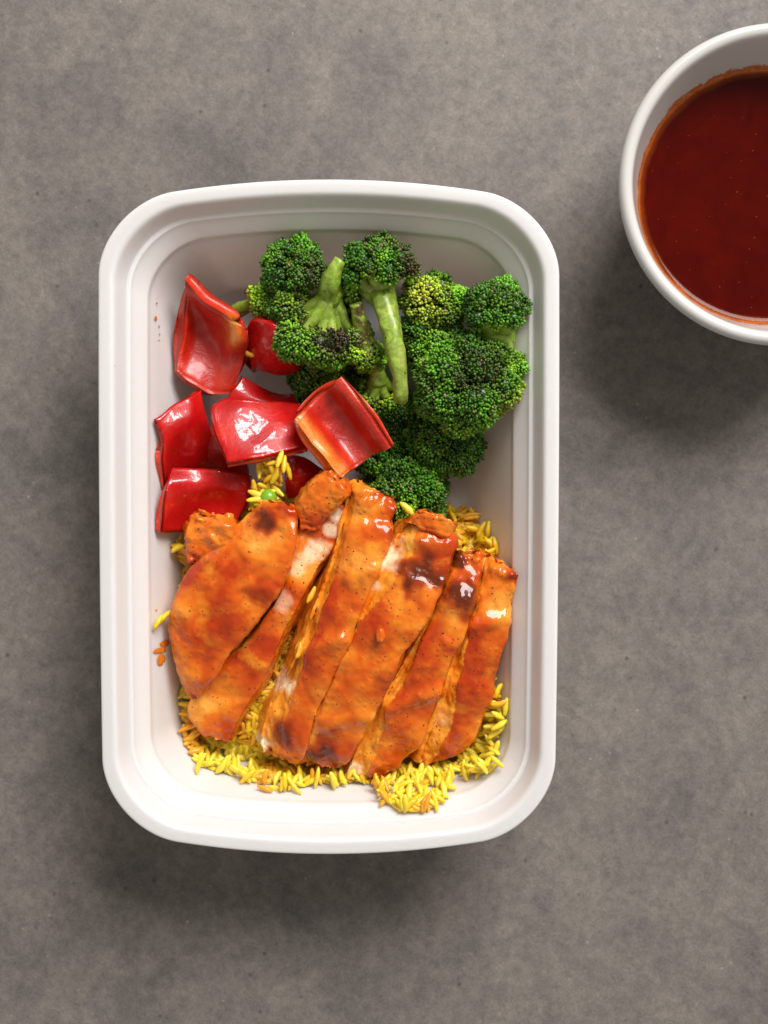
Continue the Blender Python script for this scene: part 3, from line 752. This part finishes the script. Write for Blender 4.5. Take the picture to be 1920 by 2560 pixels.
slice_("ragged curled end of chicken overlapping the tilted pepper piece",
       [(705, 1012, 4.0), (672, 1045, 3.9), (640, 1095, 3.8), (645, 1140, 3.6)], [(752, 1050, 4.3), (748, 1072, 4.3), (715, 1110, 4.1), (678, 1148, 3.8)], 1.2, .05, seed=104, nl=80, lump=.10, rag=(.16, .08), cut=.4,
       chars=[(690, 1115, 30, .35)], dome=.2)
slice_("long chicken slice with white tips, first on the far side of the deep gap",
       [(762, 1040, 4.1), (745, 1110, 4.1), (722, 1200, 4.05), (683, 1310, 4.0), (638, 1430, 3.7), (580, 1540, 3.3), (563, 1618, 2.9)],
       [(862, 1082, 4.1), (840, 1165, 4.3), (795, 1275, 4.35), (745, 1400, 4.1), (700, 1500, 3.8), (668, 1590, 3.4), (648, 1655, 2.9)], 1.7, .5, .2, seed=105,
       chars=[(680, 1445, 60, .7), (620, 1600, 55, .95), (790, 1260, 40, .55)], pales=[(608, 1475, 22, 1.), (565, 1608, 22, 1.)], dome=.10, nl=170, strip=((0, .08), (.3, .1), (.55, .18), (.8, .3), (1, .4)), crease=[(770, 1115, 850, 1120, .25, .12), (655, 1405, 738, 1378, .30, -.19), (760, 1250, 800, 1230, .3, -.13)], cut=.9)
slice_("chicken slice with burnt bubbly patch and pale cut face, in the middle",
       [(885, 1120, 4.2), (838, 1195, 4.3), (790, 1290, 4.35), (742, 1400, 4.15), (700, 1500, 3.8), (662, 1600, 3.4), (650, 1652, 3.0)],
       [(985, 1150, 4.2), (965, 1245, 4.5), (905, 1360, 4.5), (848, 1450, 4.2), (805, 1540, 3.8), (765, 1620, 3.3), (735, 1660, 2.9)], 1.8, .7, .2, seed=106,
       chars=[(905, 1232, 75, 1.1), (950, 1255, 40, .9), (850, 1470, 60, .55), (700, 1625, 62, 1.1), (800, 1390, 26, .3), (690, 1560, 30, .5)], pales=[(832, 1195, 34, 1.), (805, 1260, 20, .6)], dome=.10, nl=170, cut=1., strip=((0, .34), (.25, .3), (.38, .1), (.5, .03), (1, .03)), crease=[(880, 1170, 975, 1175, .3, -.14), (830, 1450, 850, 1440, .4, -.14), (700, 1560, 790, 1545, .3, -.13)])
slice_("folded flap of chicken on top end of the middle slice beside broccoli",
       [(872, 1130, 4.3), (905, 1100, 4.5)], [(975, 1160, 4.2), (985, 1128, 4.3)], .9, .05, .05, seed=107, nl=50, lump=.08, rag=(.10, .06), cut=.2, dome=.18)
slice_("chicken slice with blackened top corner, between the burnt slice and end slice",
       [(985, 1195, 4.0), (955, 1275, 4.15), (905, 1385, 4.15), (850, 1480, 3.9), (800, 1565, 3.6), (748, 1690, 2.9)],
       [(1042, 1190, 4.0), (1022, 1300, 4.3), (988, 1400, 4.25), (945, 1510, 3.9), (905, 1600, 3.4), (850, 1668, 2.8)], 1.7, .75, .2, seed=108,
       chars=[(990, 1210, 22, 1.25), (985, 1290, 70, 1.0), (950, 1340, 34, .6), (900, 1500, 50, .6), (880, 1570, 16, .5)], pales=[(770, 1670, 16, .8)], dome=.10, nl=150, cut=.95, strip=((0, .04), (.35, .06), (.5, .14), (.7, .2), (1, .42)), crease=[(840, 1525, 940, 1490, .28, -.19), (960, 1300, 1010, 1290, .25, -.13)])
slice_("narrow end slice of chicken nearest the clean container wall",
       [(1052, 1192, 3.9), (1028, 1290, 4.1), (990, 1400, 4.05), (958, 1500, 3.8), (925, 1590, 3.3), (905, 1648, 2.8)],
       [(1120, 1230, 4.3), (1106, 1310, 4.1), (1078, 1420, 3.85), (1052, 1520, 3.5), (1022, 1600, 3.1), (960, 1645, 2.7)], 1.6, .7, .15, seed=109,
       chars=[(1115, 1240, 22, .8), (1040, 1450, 48, .8), (1010, 1560, 40, .55), (1010, 1340, 20, .3), (960, 1640, 36, .8)], pales=[(1060, 1225, 14, .7), (960, 1560, 22, .35)], dome=.08, nl=130, cut=.95, strip=((0, .1), (.3, .12), (.5, .2), (.7, .32), (1, .42)), crease=[(1010, 1350, 1085, 1335, .25, -.16), (1060, 1225, 1110, 1245, .2, -.10)])

# ---- a garlic bit in the glaze and the peas
def blob(name, p, r, sq, mat, label, cat, seed=0, group=None, rot=0, lump=.15):
    bv, bf = ICO2; v = bv.copy()
    v = v * (1 + np.array([lump * nz(q, 1.5, seed) for q in v]))[:, None] * np.array(sq) * r
    c, s = math.cos(rot), math.sin(rot); v = np.c_[v[:, 0] * c - v[:, 1] * s, v[:, 0] * s + v[:, 1] * c, v[:, 2]]
    o = link(name, make_mesh(name, v, bf, mat), tuple(p), label=label, cat=cat, group=group); occ(v + np.array(p), bf); return o
blob("garlic_bit", P(822, 1372, 4.66), .2, (.8, 1.3, .55), M['chicken'], "glazed bit of garlic stuck on the middle chicken slice", "garlic bit", 5)
blob("green_pea", P(580, 1076, 3.2), .30, (1, 1, .95), M['pea'], "brighter green pea among rice at the tip of the widest chicken slice", "pea", 2, "green peas", lump=.05)
blob("green_pea", P(556, 1086, 2.95), .28, (1, 1, .9), M['pea'], "darker green pea half hidden behind the brighter pea", "pea", 3, "green peas", lump=.05)

# ------------------------------------------------------------------ rice
poly = [(385, 1190), (430, 1150), (520, 1120), (560, 1060), (640, 1080), (760, 1130), (860, 1110), (975, 1095), (1035, 1110), (1062, 1170), (1068, 1400), (1080, 1530),
        (1094, 1600), (1085, 1650), (1045, 1690), (990, 1700), (955, 1730), (900, 1748), (850, 1742), (820, 1705), (780, 1690), (690, 1695), (600, 1712), (535, 1690), (490, 1665), (430, 1655), (395, 1615),
        (388, 1560), (392, 1450), (400, 1330)]
def on_wall(x, y):
    q = P(x, y, 1.)
    for _ in range(6): q = P(x, y, wall_z(q[0], q[1]) + .15)
    return q[:2]
poly_w = np.array([on_wall(x, y) for x, y in poly])
def inside(x, y):
    c = False; n = len(poly_w)
    for i in range(n):
        (x1, y1), (x2, y2) = poly_w[i], poly_w[i - 1]
        if (y1 > y) != (y2 > y) and x < (x2 - x1) * (y - y1) / (y2 - y1) + x1: c = not c
    return c
def pdist(x, y):
    a = poly_w; b = np.roll(poly_w, -1, 0); ab = b - a; p = np.array([x, y])
    t = np.clip(((p - a) * ab).sum(1) / (ab ** 2).sum(1), 0, 1); d = np.linalg.norm(p - a - ab * t[:, None], axis=1).min()
    return d if inside(x, y) else -d
def mound(x, y):
    d = pdist(x, y) - .02 - .22 * nz((x, y, 0), 1.1, 31)
    base = wall_z(x, y)
    if d <= 0: return base + .03
    h = 1.75 * (1 - math.exp(-(d + .05) / .75)) + .16 * nz((x, y, 0), 1.1, 4)
    return min(max(base + .1, .2 + h), 2.4) if base < 1.2 else min(base + h * .6, max(base + .15, 2.3))
gx = np.arange(poly_w[:, 0].min() - .3, poly_w[:, 0].max() + .3, .16); gy = np.arange(poly_w[:, 1].min() - .3, poly_w[:, 1].max() + .3, .16)
mv = np.array([(x, y, mound(x, y)) for x in gx for y in gy]); mf = grid_faces(len(gx), len(gy))
mv[:, 2] -= .16; mv = above_wall(mv, .02)
keep = [f for f in mf if all(pdist(*mv[i][:2]) > 0.42 for i in f)]
mc = mv.mean(0); mc[2] = .2

def grain_mesh(seed, length=.62, w=.088):
    r_ = np.random.default_rng(seed); n, m = 9, 8; v = []
    bend = r_.uniform(-.06, .06)
    for i in range(n):
        t = i / (n - 1); x = (t - .5) * length; rr = w * math.sin(math.pi * (t * .92 + .04)) ** .5 * (1 + .08 * r_.normal())
        for k in range(m):
            a = 2 * math.pi * k / m; v.append((x, rr * math.cos(a) * 1.05 + bend * math.cos((t - .5) * math.pi), rr * math.sin(a) * .85))
    f = grid_faces(n, m, wrap_v=True); f = [(a, b, c) for a, b, c, d in f] + [(a, c, d) for a, b, c, d in f]
    v += [(-length / 2 - .01, bend * 0, 0), (length / 2 + .01, 0, 0)]
    f += [((k + 1) % m, k, n * m) for k in range(m)] + [((n - 1) * m + k, (n - 1) * m + (k + 1) % m, n * m + 1) for k in range(m)]
    return np.array(v), np.array(f)
GS = [grain_mesh(s, .56 + .07 * (s % 4), .097 + .008 * (s % 3)) for s in range(6)]
def rotm(yaw, pitch, roll):
    cy, sy, cp, sp, cr, sr = math.cos(yaw), math.sin(yaw), math.cos(pitch), math.sin(pitch), math.cos(roll), math.sin(roll)
    return np.array([[cy, -sy, 0], [sy, cy, 0], [0, 0, 1]]) @ np.array([[cp, 0, sp], [0, 1, 0], [-sp, 0, cp]]) @ np.array([[1, 0, 0], [0, cr, -sr], [0, sr, cr]])
grains = []   # (shape, material, position, (yaw, pitch, roll))
r_ = np.random.default_rng(5)
def add_grain(p, pitch=None, mat=None, yaw=None):
    yaw = r_.uniform(0, 2 * math.pi) if yaw is None else yaw; pitch = r_.normal(0, .28) if pitch is None else pitch
    p = np.array(p, float); u = np.array([math.cos(yaw) * math.cos(pitch), math.sin(yaw) * math.cos(pitch), -math.sin(pitch)])
    for _ in range(20):
        m = max(wall_z(*(p + u * h)[:2]) + .10 - (p + u * h)[2] for h in (-.36, -.18, 0, .18, .36))
        if m <= 0: break
        g = np.array([wall_z(p[0] + .1, p[1]) - wall_z(p[0] - .1, p[1]), wall_z(p[0], p[1] + .1) - wall_z(p[0], p[1] - .1)]); n_ = np.hypot(*g)
        if n_ < .03: p[2] += m; break
        p[:2] -= g / n_ * .03; p[2] += min(m, .035)
    grains.append((int(r_.integers(6)), mat, p, (yaw, pitch, r_.uniform(0, 6.28))))
n_try = 0
while len(grains) < 3600 and n_try < 30000:
    n_try += 1
    x = r_.uniform(gx[0], gx[-1]); y = r_.uniform(gy[0], gy[-1]); d = pdist(x, y) - .0 - .24 * nz((x, y, 0), 1.1, 31) + r_.normal(0, .04)
    if d < -.04: continue
    if d > 1.9 and r_.random() < .45: continue
    z = mound(x, y) if d > 0 else wall_z(x, y) + .05
    e = .12
    sl = np.array([(mound(x + e, y) - mound(x - e, y)), (mound(x, y + e) - mound(x, y - e))]) / (2 * e) if d > .15 else np.zeros(2)
    sl = np.clip(sl, -1.2, 1.2)
    yaw = r_.uniform(0, 2 * math.pi); pitch = -math.atan(sl @ np.array([math.cos(yaw), math.sin(yaw)])) * .8 + r_.normal(0, .13)
    f_ = nz((x, y, 0), .8, 12) + r_.normal(0, .13)
    sx = (x - gx[0]) / (gx[-1] - gx[0])
    mat = 0 if f_ < .16 else (1 if f_ < .34 else 2)
    if y > P(0, 1200, 2)[1]: mat = min(2, mat + 1)
    if d > 1.2: mat = min(2, mat + 1)
    add_grain((x, y, z + r_.uniform(-.08, .12)), pitch, mat, yaw)
# a cluster pushed up on the peppers, strays on the wall and on the broccoli
for k in range(60):
    t = r_.random(); c = P(592 - 22 * t + r_.normal(0, 15), 1000 + 110 * t + r_.normal(0, 8), 3.35 + r_.uniform(-.55, .25) - .3 * t)
    add_grain(c, r_.normal(0, .35), int(r_.choice([1, 1, 2, 0])))
LAB = {}
for g in range(len(grains) - 60, len(grains)): LAB[g] = "golden rice grain in the small clump pushed up onto the red peppers"
add_grain(P(604, 992, 3.8), .2, 0, 1.25); LAB[len(grains) - 1] = "upright rice grain at the tip of the clump, touching the glossy pepper piece"
add_grain(P(614, 1003, 3.65), .3, 1, 1.5)
add_grain(P(880, 1101, 3.85), .1, 0, 2.35); LAB[len(grains) - 1] = "single pale rice grain lying on the dark broccoli between two chicken slices"
for x, y in ((347, 1338), (353, 1331), (341, 1344)):
    q = P(x, y, 2.4); q[2] = wall_z(q[0], q[1]) + .1; add_grain(P(x, y, q[2]), .3, 1, r_.uniform(.3, 1.2)); LAB[len(grains) - 1] = "stray rice grain stuck to the container wall beside the widest chicken slice"
add_grain(P(645, 1405, 3.85), .2, 2, 1.3); LAB[len(grains) - 1] = "lower rice grain on the cut face of the white-tipped long chicken slice"
add_grain(P(672, 1285, 3.6), .2, 2, 1.1); LAB[len(grains) - 1] = "upper rice grain in the deep gap between two chicken slices"
add_grain(P(535, 762, 2.6), .1, 2, 2.7); LAB[len(grains) - 1] = "rice grain on the pale cut end of the curled pepper piece"

# which grains show from where the photograph was taken
V_all, F_all, owner, off = [], [], [], 0
for v, f in OCC:
    V_all.append(v); F_all += [tuple(int(i) + off for i in q) for q in f]; owner += [-1] * len(f); off += len(v)
V_all.append(mv); F_all += [tuple(i + off for i in q) for q in keep]; owner += [-2] * len(keep); off += len(mv)
GV = []
for g, (s, m_, p, rot) in enumerate(grains):
    v = GS[s][0] @ rotm(*rot).T + p; GV.append(v)
    V_all.append(v); F_all += [tuple(int(i) + off for i in q) for q in GS[s][1]]; owner += [g] * len(GS[s][1]); off += len(v)
bvh = BVHTree.FromPolygons([tuple(q) for q in np.concatenate(V_all)], F_all)
hits = {}
eye = Vector((0, 0, CAMH))
for yy in range(960, 1760, 3):
    for xx in range(330, 1105, 3):
        tgt = Vector(P(xx, yy, 1.)); _, _, idx, _ = bvh.ray_cast(eye, (tgt - eye).normalized())
        if idx is not None and owner[idx] >= 0: hits[owner[idx]] = hits.get(owner[idx], 0) + 1
order = sorted(hits, key=lambda g: -hits[g]); single = set(order[:300])
cache = {}
for g in sorted(single):
    s, m_, p, rot = grains[g]
    if (s, m_) not in cache: cache[(s, m_)] = make_mesh("rice_grain", GS[s][0], GS[s][1], M['rice'][m_])
    o = link("rice_grain", cache[(s, m_)], tuple(p), label=LAB.get(g, "yellow rice grain in the loose heap around the chicken slices"), cat="rice grain", group="grains of yellow rice")
    from mathutils import Matrix
    o.rotation_euler = Matrix(rotm(*rot).tolist()).to_euler()
# the rest of the heap: one mass of grains on the packed bed beneath
vs, fs, mi, off = [mv], [], [], 0
tri = [(a, b, c) for a, b, c, d in keep] + [(a, c, d) for a, b, c, d in keep]
fs.append(np.array(tri)); mi.append(np.full(len(tri), 3)); off = len(mv)
for g, (s, m_, p, rot) in enumerate(grains):
    if g in single: continue
    vs.append(GV[g]); fs.append(GS[s][1] + off); mi.append(np.full(len(GS[s][1]), m_)); off += len(GV[g])
me = make_mesh("rice", np.concatenate(vs), np.concatenate(fs), M['rice'][0], origin=tuple(mc))
for m_ in (M['rice'][1], M['rice'][2], M['mound']): me.materials.append(m_)
me.polygons.foreach_set("material_index", np.concatenate(mi).astype(np.int32)); me.update()
link("rice", me, tuple(mc), label="packed heap of yellow and orange rice under the chicken slices", cat="rice", kind="stuff")

# ------------------------------------------------------------------ sauce drops on the container's wall
def drop(x, y, rx, ry, seed):
    q = P(x, y, 2.5)
    for _ in range(3): q = P(x, y, wall_z(q[0], q[1]))
    e = .05; zx = (wall_z(q[0] + e, q[1]) - wall_z(q[0] - e, q[1])) / (2 * e); zy = (wall_z(q[0], q[1] + e) - wall_z(q[0], q[1] - e)) / (2 * e)
    v = ICO2[0].copy(); v = v * (1 + np.array([.35 * nz(p, 1.4, seed) for p in v]))[:, None] * np.array([rx, ry, .02])
    v[:, 2] += v[:, 0] * zx + v[:, 1] * zy
    return v + q, ICO2[1]
dv, df, off = [], [], 0
for k, (x, y, rx, ry) in enumerate([(337, 688, .035, .07), (339, 655, .02, .035), (344, 705, .015, .05), (345, 722, .012, .045), (362, 738, .02, .03), (370, 755, .03, .05), (365, 772, .02, .03), (373, 790, .02, .06),
                                    (348, 1425, .09, .20), (345, 1405, .13, .10), (355, 1390, .10, .12), (336, 1352, .05, .04), (338, 1318, .02, .03), (248, 790, .015, .02), (344, 735, .02, .015), (372, 762, .015, .05)]):
    v, f = drop(x, y, rx, ry, k * 3.1); dv.append(v); df.append(f + off); off += len(v)
dv = np.concatenate(dv); dc = dv.mean(0)
link("sauce_drops", make_mesh("sauce_drops", dv, np.concatenate(df), M['drop'], origin=tuple(dc)), tuple(dc), label="orange sauce specks splashed on the inner wall of the container", cat="sauce drops", kind="stuff")
print("grains", len(grains), "visible", len(hits))
